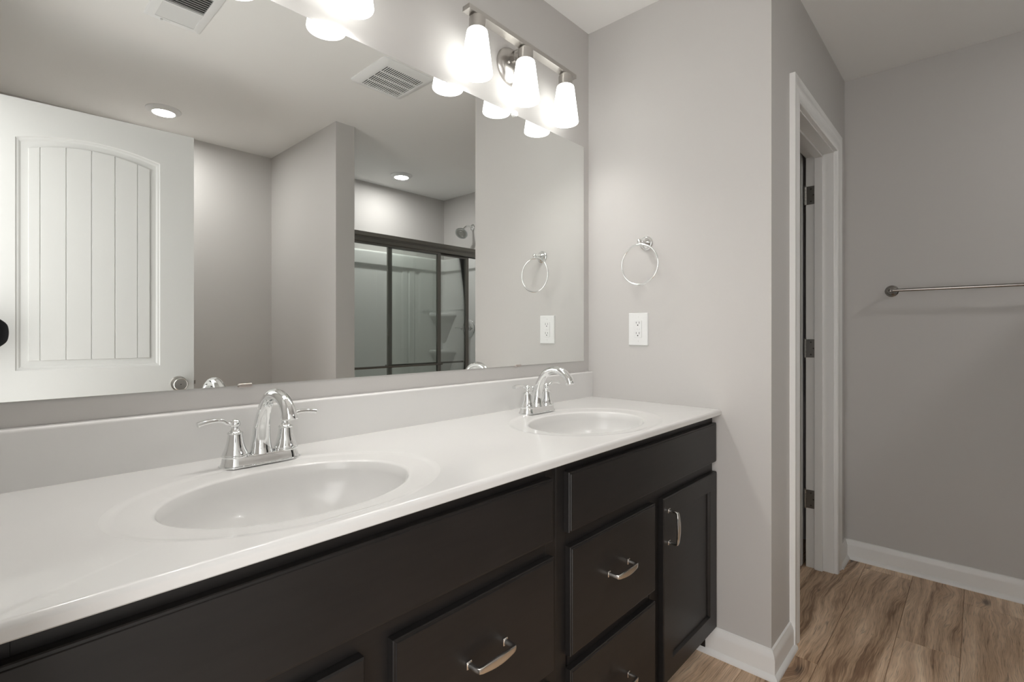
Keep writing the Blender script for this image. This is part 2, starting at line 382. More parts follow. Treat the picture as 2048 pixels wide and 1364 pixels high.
# panelled door builder: face panels on both sides; local x 0..w from hinge, thickness along y, z up
def arch_loop(x0, x1, z0, zc, rise, n=25):
    xm = (x0 + x1) / 2; hw = (x1 - x0) / 2
    return [(x0, z0), (x1, z0)] + [(x1 - (x1 - x0) * k / (n - 1), zc + rise * (1 - ((x1 - (x1 - x0) * k / (n - 1) - xm) / hw) ** 2)) for k in range(n)]
def door_leaf(bm, w, h, th, panels, regions, grooves):
    """panels: (x0,x1,z0,zc,rise); regions: z splits. Builds both faces"""
    n = 25
    for side in (1, -1):
        ys = side * th / 2
        def V(p, d): return (p[0], ys - side * d, p[1])
        for (x0, x1, z0, zc, rise), (r0, r1) in zip(panels, regions):
            reg = [(0, r0), (w, r0)] + [(w - w * k / (n - 1), r1) for k in range(n)]
            L = [[V(p, 0) for p in reg], [V(p, 0) for p in arch_loop(x0, x1, z0, zc, rise)]]
            for off, d in ((.004, .0035), (.009, .0045), (.015, .0085), (.019, .009)):
                L.append([V(p, d) for p in arch_loop(x0 + off, x1 - off, z0 + off, zc - off * .9, rise * (1 - off), n)])
            o = .036
            L.append([V(p, .0095) for p in arch_loop(x0 + o, x1 - o, z0 + o, zc - o * .9, rise * .93, n)])
            o = .0375
            L.append([V(p, .0035) for p in arch_loop(x0 + o, x1 - o, z0 + o, zc - o * .9, rise * .93, n)])
            loft(bm, L, True, False, False)
            # planked inner field
            a, b = x0 + o, x1 - o; zb = z0 + o; zt = zc - o * .9; hw = (b - a) / 2; xm = (a + b) / 2
            xs = []
            g = [a + (b - a) * q for q in grooves]
            cols = sorted(set([a + (b - a) * k / 40 for k in range(41)]))
            pts = [(x, .0035) for x in cols if all(abs(x - q) > .004 for q in g)]
            for q in g: pts += [(q - .0026, .0035), (q - .0012, .0065), (q + .0012, .0065), (q + .0026, .0035)]
            pts.sort()
            lo = [V((x, zb), d) for x, d in pts]; hi = [V((x, zt + rise * .93 * (1 - ((x - xm) / hw) ** 2)), d) for x, d in pts]
            loft(bm, [lo, hi], False)
    z0, z1 = regions[0][0], regions[-1][1]
    for q in ([(0, -th / 2, z0), (0, th / 2, z0), (0, th / 2, z1), (0, -th / 2, z1)], [(w, -th / 2, z0), (w, th / 2, z0), (w, th / 2, z1), (w, -th / 2, z1)],
              [(0, -th / 2, z0), (w, -th / 2, z0), (w, th / 2, z0), (0, th / 2, z0)], [(0, -th / 2, z1), (w, -th / 2, z1), (w, th / 2, z1), (0, th / 2, z1)]):
        bm.faces.new([bm.verts.new(p) for p in q])
    return bm
def leaf_mesh(w, name, parent, a=.1075, b=.5615):
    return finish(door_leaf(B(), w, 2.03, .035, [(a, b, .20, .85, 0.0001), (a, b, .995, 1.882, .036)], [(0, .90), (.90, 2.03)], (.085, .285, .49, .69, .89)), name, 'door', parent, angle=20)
# entry door, open against the camera's back: its face shows in the mirror
ang = math.atan2(-1.4045 + 1.452, .697 + .010)
d1 = thing('door_1', 'white panelled entry door standing open, seen in the mirror', None, (.0085, -1.4695, .010), kind='structure')
d1.rotation_euler = (0, 0, ang)
leaf_mesh(.689, 'door_leaf', d1)
for s in (1, -1):
    bm = B(); lathe(bm, [(0, .0), (.033, 0), (.033, .004), (.030, .008), (.016, .009), (.0125, .012), (.0125, .024), (.018, .028), (.027, .036), (.0285, .046), (.027, .056), (.0245, .0585), (.0235, .0575), (0, .0575)], axis_mx((.629, s * .0175, .912), (0, s, 0)), 48)
    k = finish(bm, 'door_knob', 'nickel', d1, angle=30)
    bm = B(); lathe(bm, [(0, 0), (.0022, 0), (.0022, .001), (0, .001)], axis_mx((.629, s * .0752, .912), (0, s, 0)), 12)
    finish(bm, 'lock_hole', 'dark', k)
finish(box(B(), .6888, .6902, -.0125, .0125, .885, .940, .0005, 1), 'latch_plate', 'hinge', d1)
bm = B(); loft(bm, [[(.690, -.006, .905), (.690, .007, .905), (.690, .007, .921), (.690, -.006, .921)], [(.700, -.006, .905), (.692, .007, .905), (.692, .007, .921), (.700, -.006, .921)]])
finish(bm, 'latch_bolt', 'hinge', d1)
frame('trim_entry_doorway', -1.44, -.750, 2.045, X0 - WT, X0, 'y', X0 - .06, X0 - .045, [(X0 - WT, -1), (X0, 1)], 'white frame of the entry doorway')
# closet door, swung open into the closet
d2 = thing('door_2', 'white closet door swung open, edge showing past the hinges', None, (DW1 - .008, Y1 + WT + .012, .010), kind='structure')
d2.rotation_euler = (0, 0, math.radians(90.0)); 
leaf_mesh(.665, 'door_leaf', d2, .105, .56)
d2.location = (DW1 - .0205, -.600, .010)
for z in (1.822, 1.073, .335): hinge(fr, DW1, Y1 + WT - .004, z)

# ------------------------------------------------------------------ vanity cabinets
YC, YFF, YDF = 0.0, -.533, -.552      # wall, face frame, drawer fronts
def pull(bm, L=.096, vert=False):
    """arched bar pull, centred at origin on plane y=0, out towards -y, long along x (or z)"""
    path = [(-L / 2, 0, .0055, .0050), (-L / 2, -.012, .0050, .0042), (-L / 2, -.021, .0052, .0042), (-L / 2 + .002, -.0272, .0058, .0040), (-L / 2 + .007, -.0292, .0064, .0036)]
    n = 12
    for k in range(1, n): 
        t = k / n; u = -L / 2 + .007 + (L - .014) * t
        path.append((u, -.0292 - .0030 * math.sin(PI * t), .0064 + .0026 * math.sin(PI * t), .0036))
    path += [(-p[0], p[1], p[2], p[3]) for p in path[:5][::-1]]
    loops = []
    for i, (u, y, a, b) in enumerate(path):
        q0 = path[max(i - 1, 0)]; q1 = path[min(i + 1, len(path) - 1)]
        t = Vector((q1[0] - q0[0], q1[1] - q0[1])).normalized(); nrm = Vector((-t.y, t.x))
        l = []
        for k in range(16):
            an = 2 * PI * k / 16; c_, s_ = math.cos(an), math.sin(an)
            ca = math.copysign(abs(c_) ** .5, c_) * a; sb = math.copysign(abs(s_) ** .5, s_) * b
            l.append((u + nrm.x * sb, y + nrm.y * sb, ca))
        loops.append(l)
    loft(bm, loops)
    for s in (-1, 1): box(bm, s * L / 2 - .0062, s * L / 2 + .0062, -.0025, 0, -.0072, .0072, .0008, 1)
    if vert: bmesh.ops.transform(bm, matrix=Matrix.Rotation(PI / 2, 4, 'Y'), verts=bm.verts)
    return bm
def place_pull(parent, x, z, y, vert=False):
    bm = pull(B(), vert=vert); bmesh.ops.translate(bm, vec=(x, y, z), verts=bm.verts)
    return finish(bm, 'handle', 'satin', parent, angle=40, label='satin nickel bar pull')
def slab_front(bm, x0, x1, z0, z1):
    y0 = YFF - .0005; yf = YDF
    def rect(o, y): return [(x0 + o, y, z0 + o), (x1 - o, y, z0 + o), (x1 - o, y, z1 - o), (x0 + o, y, z1 - o)]
    loft(bm, [rect(0, y0), rect(0, yf + .0045), rect(.0012, yf + .0028), rect(.0042, yf + .0022), rect(.0052, yf + .0004), rect(.0065, yf)])
    return bm
def vanity(name, xa, xb, fronts, label):
    root = thing(name, label, 'vanity cabinet', ((xa + xb) / 2, -.27, 0), 'espresso vanity cabinets')
    off = Vector(root.location)
    def fin(bm, nm, m, par=root, **k):
        if par is root: bmesh.ops.translate(bm, vec=-off, verts=bm.verts)
        return finish(bm, nm, m, par, **k)
    bm = B()
    box(bm, xa, xa + .016, YFF + .019, -.002, .0, .857); box(bm, xb - .016, xb, YFF + .019, -.002, .0, .857)
    box(bm, xa, xb, -.47, -.455, 0, .095); box(bm, xa + .016, xb - .016, YFF + .019, -.005, .095, .110); box(bm, xa + .016, xb - .016, -.018, -.004, .110, .857)
    finish_b = fin(bm, 'carcass', 'wood')
    bm = B()      # face frame
    box(bm, xa, xa + .038, YFF, YFF + .019, .088, .857, .0006, 1); box(bm, xb - .038, xb, YFF, YFF + .019, .088, .857, .0006, 1)
    box(bm, xa + .038, xb - .038, YFF, YFF + .019, .812, .857); box(bm, xa + .038, xb - .038, YFF, YFF + .019, .655, .705); box(bm, xa + .038, xb - .038, YFF, YFF + .019, .088, .125)
    mid = fronts['mid']; box(bm, mid - .030, mid + .030, YFF, YFF + .019, .125, .655)
    d0, d1_ = fronts['drawers']; box(bm, min(d0, d1_) + .01, max(d0, d1_) - .01, YFF, YFF + .019, .370, .410)
    fin(bm, 'face_frame', 'wood')
    f0, f1 = fronts['false']
    fin(slab_front(B(), f0, f1, .690, .829), 'false_front', 'wood', label='long flat panel below the sink')
    for (z0, z1) in ((.403, .655), (.105, .372)):
        bm = slab_front(B(), d0, d1_, z0, z1); dr = fin(bm, 'drawer', 'wood')
        zc = (z0 + z1) / 2 + (.012 if z0 > .2 else .002)
        h = place_pull(dr, (d0 + d1_) / 2 - off.x, zc, YDF - off.y)
        bm = B(); box(bm, d0 + .02, d1_ - .02, YFF + .02, -.08, z0 + .02, z1 - .04); bmesh.ops.translate(bm, vec=-off, verts=bm.verts); finish(bm, 'drawer_box', 'wood', dr)
    p0, p1 = fronts['door']; z0, z1 = .100, .655; s = .058
    bm = B()
    def rect(o, y, bot=0, top=0): return [(p0 + o, y, z0 + o), (p1 - o, y, z0 + o), (p1 - o, y, z1 - o), (p0 + o, y, z1 - o)]
    loft(bm, [rect(0, YFF - .0005), rect(0, YDF + .003), rect(.0025, YDF), rect(s, YDF), rect(s + .001, YDF + .001), rect(s + .004, YDF + .008), rect(s + .0045, YDF + .009)])
    dd = fin(bm, 'door', 'wood')
    hx = fronts['pull']; place_pull(dd, hx - off.x, .566, YDF - off.y, vert=True)
    return root
XM = .9055
vanity('vanity_cabinet', X0 + .001, XM, dict(false=(.001, .875), drawers=(.462, .879), door=(.001, .410), mid=.436, pull=.380), 'dark espresso vanity cabinet under the nearer sink, cut off by the left frame edge')
vanity('vanity_cabinet', XM, X1 - .001, dict(false=(.935, 1.8125), drawers=(.940, 1.352), door=(1.402, 1.8125), mid=1.377, pull=1.433), 'dark espresso vanity cabinet under the farther sink, against the end wall')

# ------------------------------------------------------------------ countertop with integral basins
ZC = .877; YE = -.5656; SX = (.402, 1.316); SY = -.337; CT = .020
ct = thing('vanity_countertop', 'long white marble countertop with two oval sinks and backsplash', 'countertop', ((X0 + X1) / 2, -.28, ZC - CT))
off = Vector(ct.location)
OA, OB = .280, .213; IA, IB = .212, .157
def local(bm, o=None):
    bmesh.ops.translate(bm, vec=-(o or off), verts=bm.verts); return bm
def patch(bm, cx, xa, xb, ya, yb, N=160):
    an = [2 * PI * k / N for k in range(N)]
    for c in ((xa, ya), (xb, ya), (xb, yb), (xa, yb)):
        # angle parametrised so that the ellipse point and the border point share it
        an.append(math.atan2((c[1] - SY) / OB, (c[0] - cx) / OA) % (2 * PI))
    an = sorted(set(round(a, 6) for a in an)); loops = []
    inner = [(cx + OA * math.cos(a), SY + OB * math.sin(a), ZC) for a in an]
    outer = []
    for a in an:
        dx, dy = OA * math.cos(a), OB * math.sin(a); t = 1e9
        if dx > 1e-9: t = min(t, (xb - cx) / dx)
        if dx < -1e-9: t = min(t, (xa - cx) / dx)
        if dy > 1e-9: t = min(t, (yb - SY) / dy)
        if dy < -1e-9: t = min(t, (ya - SY) / dy)
        outer.append((cx + dx * t, SY + dy * t, ZC))
    loft(bm, [inner, outer], True, False, False)
bm = B(); XMID = (SX[0] + SX[1]) / 2; rnd_ = .0085
patch(bm, SX[0], X0 + .001, XMID, YE + rnd_, -.001); patch(bm, SX[1], XMID, X1 - .001, YE + rnd_, -.001)
prof = [(YE + rnd_ - rnd_ * math.sin(a), ZC - rnd_ + rnd_ * math.cos(a)) for a in [k * PI / 16 for k in range(9)]]
prof += [(YE, ZC - CT + .002), (YE + .002, ZC - CT), (YE + .034, ZC - CT), (YE + .034, ZC - .002)]
loft(bm, [[(X0 + .001, y, z) for y, z in prof], [(X1 - .001, y, z) for y, z in prof]], False)
for xx in (X0 + .001, X1 - .001):
    bm.faces.new([bm.verts.new((xx + (2e-5 if xx > 1 else -2e-5), y, z)) for y, z in prof[:-1] + [(-.001, ZC - CT), (-.001, ZC)]])
slab = finish(local(bm), 'slab', 'marble', ct, angle=30)
def basin(cx):
    bm = B(); N = 128; loops = []
    def E(a, b, z, sy=0): return [(cx + a * math.cos(2 * PI * k / N), SY + sy + b * math.sin(2 * PI * k / N), z) for k in range(N)]
    loops.append(E(OA, OB, ZC))
    for t in (.25, .5, .75, 1.0):                       # soft step down at the outer ring
        loops.append(E(OA - .020 * t, OB - .018 * t, ZC - .0026 * (3 * t * t - 2 * t ** 3)))
    loops.append(E(IA + .022, IB + .016, ZC - .0036))
    for k in range(0, 8):                               # rolled inner rim
        t = k * PI / 16; loops.append(E(IA + .009 * (1 - math.sin(t)), IB + .009 * (1 - math.sin(t)), ZC - .0045 - .006 * (1 - math.cos(t))))
    D = .135
    for k in range(1, 17):
        t = k / 16; f = (1 - t ** 2.6) ** (1 / 2.2)
        f = max(f, .105); loops.append(E(IA * f * .985, IB * f * .985, ZC - .0105 - D * t, .0))
    loft(bm, loops, True, False, True)
    s = finish(local(bm), 'sink_basin', 'marble', ct, angle=60, label='oval sink basin moulded into the countertop')
    bm = B(); lathe(bm, [(0, -.004), (.006, -.004), (.010, -.002), (.0135, .0005), (.021, .001), (.0225, 0), (.022, -.002)], Matrix.Translation((cx, SY, ZC - .0105 - D + .002)), 32, False, False)
    lathe(bm, [(0, -.004), (.012, -.003), (.0135, 0), (.012, .003), (0, .004)], Matrix.Translation((cx, SY, ZC - .0105 - D + .003)), 32)
    finish(local(bm), 'drain', 'chrome', s)
basin(SX[0]); basin(SX[1])
bm = B(); yb = -.0225; r = .006
pr_ = [(-.001, ZC + .0), (-.001, ZC + .107)] + [(yb + r - r * math.sin(a), ZC + .107 - r + r * math.cos(a)) for a in [k * PI / 12 for k in range(7)]] + [(yb, ZC + .0)]
loft(bm, [[(X0 + .001, y, z) for y, z in pr_], [(X1 - .001, y, z) for y, z in pr_]])
finish(local(bm), 'backsplash', 'marble', ct)

# ------------------------------------------------------------------ faucets
def faucet(cx, label):
    z = ZC - .0006
    root = thing('faucet', label, 'faucet', (cx, -.117, z), 'chrome centerset faucets')
    bm = B()
    def stad(a, b, zz, n=12):
        L = []
        for s, a0 in ((1, -PI / 2), (-1, PI / 2)):
            for k in range(n + 1):
                t = a0 + PI * k / n; L.append((s * (a - b) + b * math.cos(t), b * math.sin(t), zz))
        return L
    loft(bm, [stad(.0815, .0295, 0), stad(.0815, .0295, .0022), stad(.0785, .0270, .0036), stad(.0765, .0250, .010), stad(.0745, .0232, .0185), stad(.0725, .0212, .0205)])
    finish(bm, 'base_plate', 'chrome', root)
    for s in (-1, 1):
        mx = Matrix.Translation((s * .051, 0, .0195))
        bm = B(); lathe(bm, [(0, 0), (.0255, 0), (.0262, .002), (.0258, .0042), (.0238, .0052), (.0240, .0068), (.0228, .0092), (.0196, .017), (.0168, .026), (.0148, .036), (.0138, .044), (.0136, .0462), (.0150, .0468), (.0152, .0494), (.0140, .0502), (.0118, .0512), (.0085, .055), (.0068, .060), (.0074, .0625), (0, .0625)], mx, 40)
        bell = finish(bm, 'handle_base', 'chrome', root, angle=40)
        bm = B(); lathe(bm, [(.0001, -.0098)] + [(.0102 * math.sin(a), -.0098 * math.cos(a)) for a in [k * PI / 14 for k in range(1, 14)]] + [(.0001, .0098)], Matrix.Translation((s * .051, 0, .0865)), 28)
        keys = [(.056, 0, .0865, .0060), (.062, 0, .0872, .0046), (.067, 0, .0895, .0044), (.072, 0, .0935, .0048), (.078, 0, .0962, .0056), (.088, 0, .0972, .0064), (.104, 0, .0962, .0070), (.1195, 0, .0930, .0074)]
        P, R = smooth_path([(s * k[0], k[1], k[2], k[3]) for k in keys], 4)
        hts = [max(.0036, .0050 - .0003 * i) if i < 10 else .0038 + .00006 * (i - 10) for i in range(len(P))]
        loops = []
        for i, p in enumerate(P):
            d = (P[min(i + 1, len(P) - 1)] - P[max(i - 1, 0)]).normalized(); nn = Vector((-d.z, 0, d.x)) * (1 if s > 0 else -1)
            q = [(math.cos(2 * PI * k / 20), math.sin(2 * PI * k / 20)) for k in range(20)]
            loops.append([p + Vector((0, 1, 0)) * R[i] * math.copysign(abs(a) ** .6, a) + nn * hts[i] * math.copysign(abs(b) ** .6, b) for a, b in q])
        loft(bm, loops)
        finish(bm, 'lever', 'chrome', root, angle=50, label='chrome lever handle')
    keys = [(0, .002, .018, .0255), (0, .002, .024, .0230), (0, .002, .034, .0208), (0, .000, .055, .0180), (0, -.005, .080, .0158), (0, -.015, .105, .0136), (0, -.033, .130, .0130), (0, -.058, .1455, .0126), (0, -.086, .1480, .0126), (0, -.112, .1410, .0128), (0, -.131, .1265, .0134), (0, -.138, .1130, .0146), (0, -.1395, .1085, .0152)]
    P, R = smooth_path(keys, 5)
    bm = B(); tube(bm, P, R, 28)
    sp = finish(bm, 'spout', 'chrome', root, angle=50)
    d = (P[-1] - P[-3]).normalized()
    bm = B(); lathe(bm, [(.0154, -.001), (.0156, .003), (.0135, .005), (.011, .0052), (.010, .0035), (0, .0035)], axis_mx(P[-1], d), 28)
    finish(bm, 'aerator', 'chrome', sp)
    bm = B(); tube(bm, [(0, .021, .012), (0, .021, .080)], .0021, 10)
    lathe(bm, [(0, 0), (.0032, .001), (.0034, .004), (.0060, .007), (.0064, .010), (.0048, .0135), (0, .0145)], Matrix.Translation((0, .021, .074)), 20)
    finish(bm, 'lift_rod', 'chrome', root)
    return root
f1 = faucet(.4215, 'chrome two-handle faucet on the nearer sink')
dup(f1, (1.335, -.117, ZC - .0006), 'chrome two-handle faucet on the farther sink by the end wall')

# ------------------------------------------------------------------ mirror
MX0, MX1, MZ0, MZ1 = .012, 1.7745, 1.0294, 1.9393
mr = thing('wall_mirror', 'large frameless wall mirror above the double vanity', 'mirror', ((MX0 + MX1) / 2, 0, MZ0)); off = Vector(mr.location)
finish(local(box(B(), MX0, MX1, -.0055, -.0005, MZ0, MZ1), off), 'mirror_back', 'mirror_edge', mr)
bm = B(); e = .0009
q = [(MX0 + e, -.0070, MZ0 + e), (MX1 - e, -.0070, MZ0 + e), (MX1 - e, -.0070, MZ1 - e), (MX0 + e, -.0070, MZ1 - e)]
q0 = [(MX0, -.0055, MZ0), (MX1, -.0055, MZ0), (MX1, -.0055, MZ1), (MX0, -.0055, MZ1)]
loft(bm, [q0, q], True, False, True)
finish(local(bm, off), 'mirror_glass', 'mirror', mr)
for cx in (.428, 1.357):
    bm = B(); box(bm, cx - .014, cx + .014, -.0105, -.0075, MZ0 - .003, MZ0 + .0045, .0006, 1); box(bm, cx - .014, cx + .014, -.0095, 0, MZ0 - .0035, MZ0 - .0005, .0004, 1)
    finish(local(bm, off), 'mirror_clip', 'pink', mr, label='metal clip at the mirror bottom edge')
bm = B(); lathe(bm, [(0, 0), (.010, 0), (.010, .007), (.0085, .0085), (.0035, .009), (.003, .0075), (0, .0075)], axis_mx((1.338, -.0072, MZ1 + .001), (0, -1, 0)), 24)
box(bm, 1.331, 1.345, -.0072, 0, MZ1 + .0015, MZ1 + .010, .0005, 1)
finish(local(bm, off), 'mirror_clip', 'clear', mr, label='round clear clip at the mirror top edge')

# ------------------------------------------------------------------ vanity light fixtures
def vanity_light(cx, label, dz=-.009):
    yl = -.077; zb = 2.150
    root = thing('vanity_light', label, 'wall light', (cx, 0, 2.113), 'three-shade bar lights above the mirror'); off = Vector((cx, 0, 2.113))
    bm = B(); lathe(bm, [(0, 0), (.066, 0), (.066, .004), (.064, .010), (.055, .018), (.045, .0215), (.030, .023), (0, .023)], axis_mx((0, 0, 0), (0, -1, 0)), 56)
    bp = finish(bm, 'backplate', 'nickel', root, angle=45)
    bm = B(); lathe(bm, [(0, 0), (.0045, .0005), (.005, .003), (.0035, .006), (0, .0068)], axis_mx((-.028, -.0222, 0), (0, -1, 0)), 16)
    finish(bm, 'backplate_screw', 'nickel', bp)
    bm = B(); lathe(bm, [(0, 0), (.0045, .0005), (.005, .003), (.0035, .006), (0, .0068)], axis_mx((.028, -.0222, 0), (0, -1, 0)), 16)
    finish(bm, 'backplate_screw', 'nickel', bp)
    bm = B(); box(bm, -.007, .007, yl, -.018, zb - 2.113 + .003, zb - 2.113 + .012, .001, 1); box(bm, -.007, .007, -.030, -.018, 0.01, zb - 2.113 + .012, .001, 1)
    finish(bm, 'arm', 'nickel', root)
    tilt_ = math.radians(1.3)
    bm = B(); box(bm, -.280, .280, yl - .016, yl + .016, zb - 2.113, zb - 2.113 + .016, .0012, 2)
    finish(bm, 'crossbar', 'nickel', root)
    for dx in (-.231, 0, .231):
        T = Matrix.Translation((dx, yl, zb - 2.113))
        bm = B(); lathe(bm, [(0, .001), (.021, .001), (.021, -.004), (.0262, -.005), (.0268, -.007), (.0268, -.042), (.0262, -.044), (.020, -.044), (.020, -.012), (0, -.012)], T, 40)
        finish(bm, 'socket_cup', 'nickel', root)
        bm = B()
        lathe(bm, [(.0215, -.041), (.0290, -.042), (.0325, -.0455), (.0340, -.052), (.0510, -.175), (.0515, -.180), (.0505, -.1825), (.0490, -.180), (.0485, -.175), (.0315, -.054), (.0300, -.048), (.0270, -.0450), (.0215, -.0445)], T, 48, False, False)
        sh = finish(bm, 'lamp_shade', 'shade', root, angle=60, label='flared frosted glass shade')
        bm = B(); lathe(bm, [(0, -.040), (.013, -.040), (.0135, -.070), (.0155, -.080), (.0250, -.106), (.0290, -.122), (.0290, -.132), (.0245, -.146), (.0140, -.157), (0, -.160)], T, 28)
        finish(bm, 'bulb', 'bulb', sh, angle=80)
    root.location.z += dz; root.rotation_euler.y = tilt_
    return root
v1 = vanity_light(1.320, 'brushed nickel bar light with three frosted shades, above the farther sink')
v2 = dup(v1, (.428, 0, 2.119), 'brushed nickel bar light above the nearer sink, only one shade in frame'); v2.rotation_euler.y = 0

# ------------------------------------------------------------------ end wall: towel ring and outlet
tr = thing('towel_ring', 'chrome towel ring hanging on the end wall above the outlet', 'towel ring', (X1, -.273, 1.503))
bm = B(); lathe(bm, [(0, 0), (.0275, 0), (.0280, .002), (.0265, .0045), (.0235, .006), (.0230, .008), (.0205, .012), (.0140, .018), (.0095, .023), (.0082, .026), (.0100, .028), (.0100, .031), (.0078, .033), (.0066, .039), (.0085, .042), (.0085, .045), (.0060, .0475), (0, .048)], axis_mx((0, 0, 0), (-1, 0, 0)), 44)
finish(bm, 'post', 'chrome', tr, angle=40)
bm = B(); lathe(bm, [(.0001, -.0095)] + [(.0095 * math.sin(a), -.0095 * math.cos(a)) for a in [k * PI / 12 for k in range(1, 12)]] + [(.0001, .0095)], axis_mx((-.0535, 0, .002), (-1, 0, 0)), 28)
tube(bm, [(-.0535, 0, -.004), (-.0535, 0, -.010)], .005, 16); tube(bm, [(-.0535, -.012, -.011), (-.0535, .012, -.011)], .0048, 16)
finish(bm, 'ring_holder', 'chrome', tr, angle=60)
bm = B(); R_ = .0775; tl = math.radians(0)
tube(bm, [(-.0535, R_ * math.sin(2 * PI * k / 72), -.011 - R_ + R_ * math.cos(2 * PI * k / 72)) for k in range(72)], .0036, 14, closed=True)
finish(bm, 'ring', 'chrome', tr, angle=80)

ol = thing('wall_outlet', 'white electrical outlet on the end wall below the towel ring', 'outlet', (X1, -.240, 1.164))
def rrect(w, h, r, x, n=5):
    L = []
    for cy, cz, a0 in ((w - r, h - r, 0), (-w + r, h - r, PI / 2), (-w + r, -h + r, PI), (w - r, -h + r, 3 * PI / 2)):
        for k in range(n + 1): L.append((x, cy + r * math.cos(a0 + k * PI / 2 / n), cz + r * math.sin(a0 + k * PI / 2 / n)))
    return L
bm = B(); loft(bm, [rrect(.0425, .065, .003, 0), rrect(.0425, .065, .003, -.003), rrect(.0405, .063, .003, -.0055), rrect(.039, .0615, .003, -.006)])
finish(bm, 'cover_plate', 'plastic', ol)
bm = B(); loft(bm, [rrect(.0172, .0338, .001, -.0055), rrect(.0172, .0338, .001, -.0072), rrect(.0166, .0332, .001, -.0078)])
for s in (-1, 1): loft(bm, [rrect(.0030, .0042, .0004, -.0075), rrect(.0028, .0040, .0004, -.0088)] if False else [[(a, b + s * .0052, c) for a, b, c in rrect(.0042, .0026, .0004, -.0075)], [(a, b + s * .0052, c) for a, b, c in rrect(.0040, .0024, .0004, -.0088)]])
rc = finish(bm, 'receptacle', 'plastic', ol)
for dz in (.0215, -.0200):
    bm = B()
    box(bm, -.0083, -.0077, -.0075, -.0060, dz, dz + .0085); box(bm, -.0083, -.0077, .0058, .0073, dz + .001, dz + .0080)
    lathe(bm, [(0, 0), (.0024, 0), (.0024, .0006), (0, .0006)], axis_mx((-.0077, -.0002, dz - .0055), (-1, 0, 0)), 14)
    finish(bm, 'plug_slots', 'dark', rc, label='dark plug slots')
for dz in (.0475, -.0475):
    bm = B(); lathe(bm, [(0, 0), (.003, 0), (.0026, .0010), (0, .0012)], axis_mx((-.0058, 0, dz), (-1, 0, 0)), 16)
    finish(bm, 'screw', 'plastic', ol)

# ------------------------------------------------------------------ towel bar
tb = thing('towel_bar', 'metal towel bar on the grey wall beyond the closet doorway', 'towel bar', (X2, -.925, 1.352))
for dy in (0, -.61):
    bm = B(); lathe(bm, [(0, 0), (.0275, 0), (.0280, .002), (.0270, .0045), (.0238, .006), (.0235, .0085), (.0200, .012), (.0130, .018), (.0095, .024), (.0090, .046), (.0115, .049), (.0120, .056), (.0110, .061), (.0080, .0655), (.0060, .0685), (0, .0700)], axis_mx((0, dy, 0), (-1, 0, 0)), 40)
    finish(bm, 'post', 'bar', tb, angle=40)
bm = B(); tube(bm, [(-.057, -.004, 0), (-.057, -.606, 0)], .0072, 24); finish(bm, 'rod', 'bar', tb)

# ------------------------------------------------------------------ ceiling fixtures
def downlight(x, y, m, label):
    root = thing('recessed_downlight', label, 'ceiling light', (x, y, H), 'recessed round downlights')
    bm = B(); lathe(bm, [(.088, 0), (.088, -.003), (.084, -.0065), (.076, -.009), (.064, -.017), (.060, -.020), (.057, -.020), (.055, -.0175)], None, 56, False, False)
    finish(bm, 'trim_ring', 'plastic', root, angle=60)
    bm = B(); lathe(bm, [(0, -.0195), (.053, -.0195), (.0552, -.0175), (.0552, -.012), (0, -.012)], None, 48)
    finish(bm, 'lens', m, root)
    return root
downlight(.762, -2.240, 'led', 'round recessed ceiling light above the open white door')
downlight(2.408, -2.252, 'led2', 'round recessed ceiling light over the shower')
# exhaust fan
fx, fy = 1.462, -.965
ef = thing('exhaust_fan', 'square white bathroom exhaust fan grille on the ceiling', 'vent fan', (fx, fy, H))
def rrz(w, h, r, z, n=5):
    L = []
    for cx_, cy_, a0 in ((w - r, h - r, 0), (-w + r, h - r, PI / 2), (-w + r, -h + r, PI), (w - r, -h + r, 3 * PI / 2)):
        for k in range(n + 1): L.append((cx_ + r * math.cos(a0 + k * PI / 2 / n), cy_ + r * math.sin(a0 + k * PI / 2 / n), z))
    return L
bm = B(); loft(bm, [rrz(.150, .160, .022, 0), rrz(.150, .160, .022, -.004), rrz(.140, .150, .020, -.011), rrz(.122, .132, .012, -.017), rrz(.112, .119, .003, -.0185), rrz(.108, .115, .002, -.0175), rrz(.108, .115, .002, -.004)], True, False, False)
finish(bm, 'cover', 'plastic', ef, angle=30)
finish(box(B(), -.108, .108, -.115, .115, -.006, -.003), 'backing', 'dark', ef)
bm = B(); n = 19
for k in range(n + 1):
    x = -.108 + .216 * k / n; box(bm, x - .0026, x + .0026, -.115, .115, -.0180, -.0165)
for k in range(1, 4):
    y = -.115 + .23 * k / 4; box(bm, -.108, .108, y - .005, y + .005, -.0182, -.0165)
finish(bm, 'grille', 'plastic', ef)
# supply register
rx, ry = .5735, -1.078
sr = thing('ceiling_vent', 'white rectangular ceiling air register with louvres, at the top left of the mirror', 'air vent', (rx, ry, H))
hx, hy = .100, .165; ix, iy = .068, .132
bm = B(); loft(bm, [rrz(hx, hy, .003, 0), rrz(hx, hy, .003, -.003), rrz(hx - .006, hy - .006, .003, -.0065), rrz(ix + .004, iy + .004, .002, -.0085), rrz(ix, iy, .001, -.008), rrz(ix, iy, .001, -.001)], True, False, False)
finish(bm, 'frame', 'plastic', sr, angle=30)
finish(box(B(), -ix, ix, -iy, iy, -.0022, -.0008), 'backing', 'duct', sr)
bm = B()
for k in range(17):
    y = -iy + .008 + (2 * iy - .016) * k / 16; s = 1 if y < 0 else -1
    loft(bm, [[(-ix, y - .0032 * s, -.0085), (-ix, y - .0032 * s - .0005, -.0090), (-ix, y + .0032 * s, -.0042), (-ix, y + .0032 * s + .0005, -.0037)], [(ix, y - .0032 * s, -.0085), (ix, y - .0032 * s - .0005, -.0090), (ix, y + .0032 * s, -.0042), (ix, y + .0032 * s + .0005, -.0037)]])
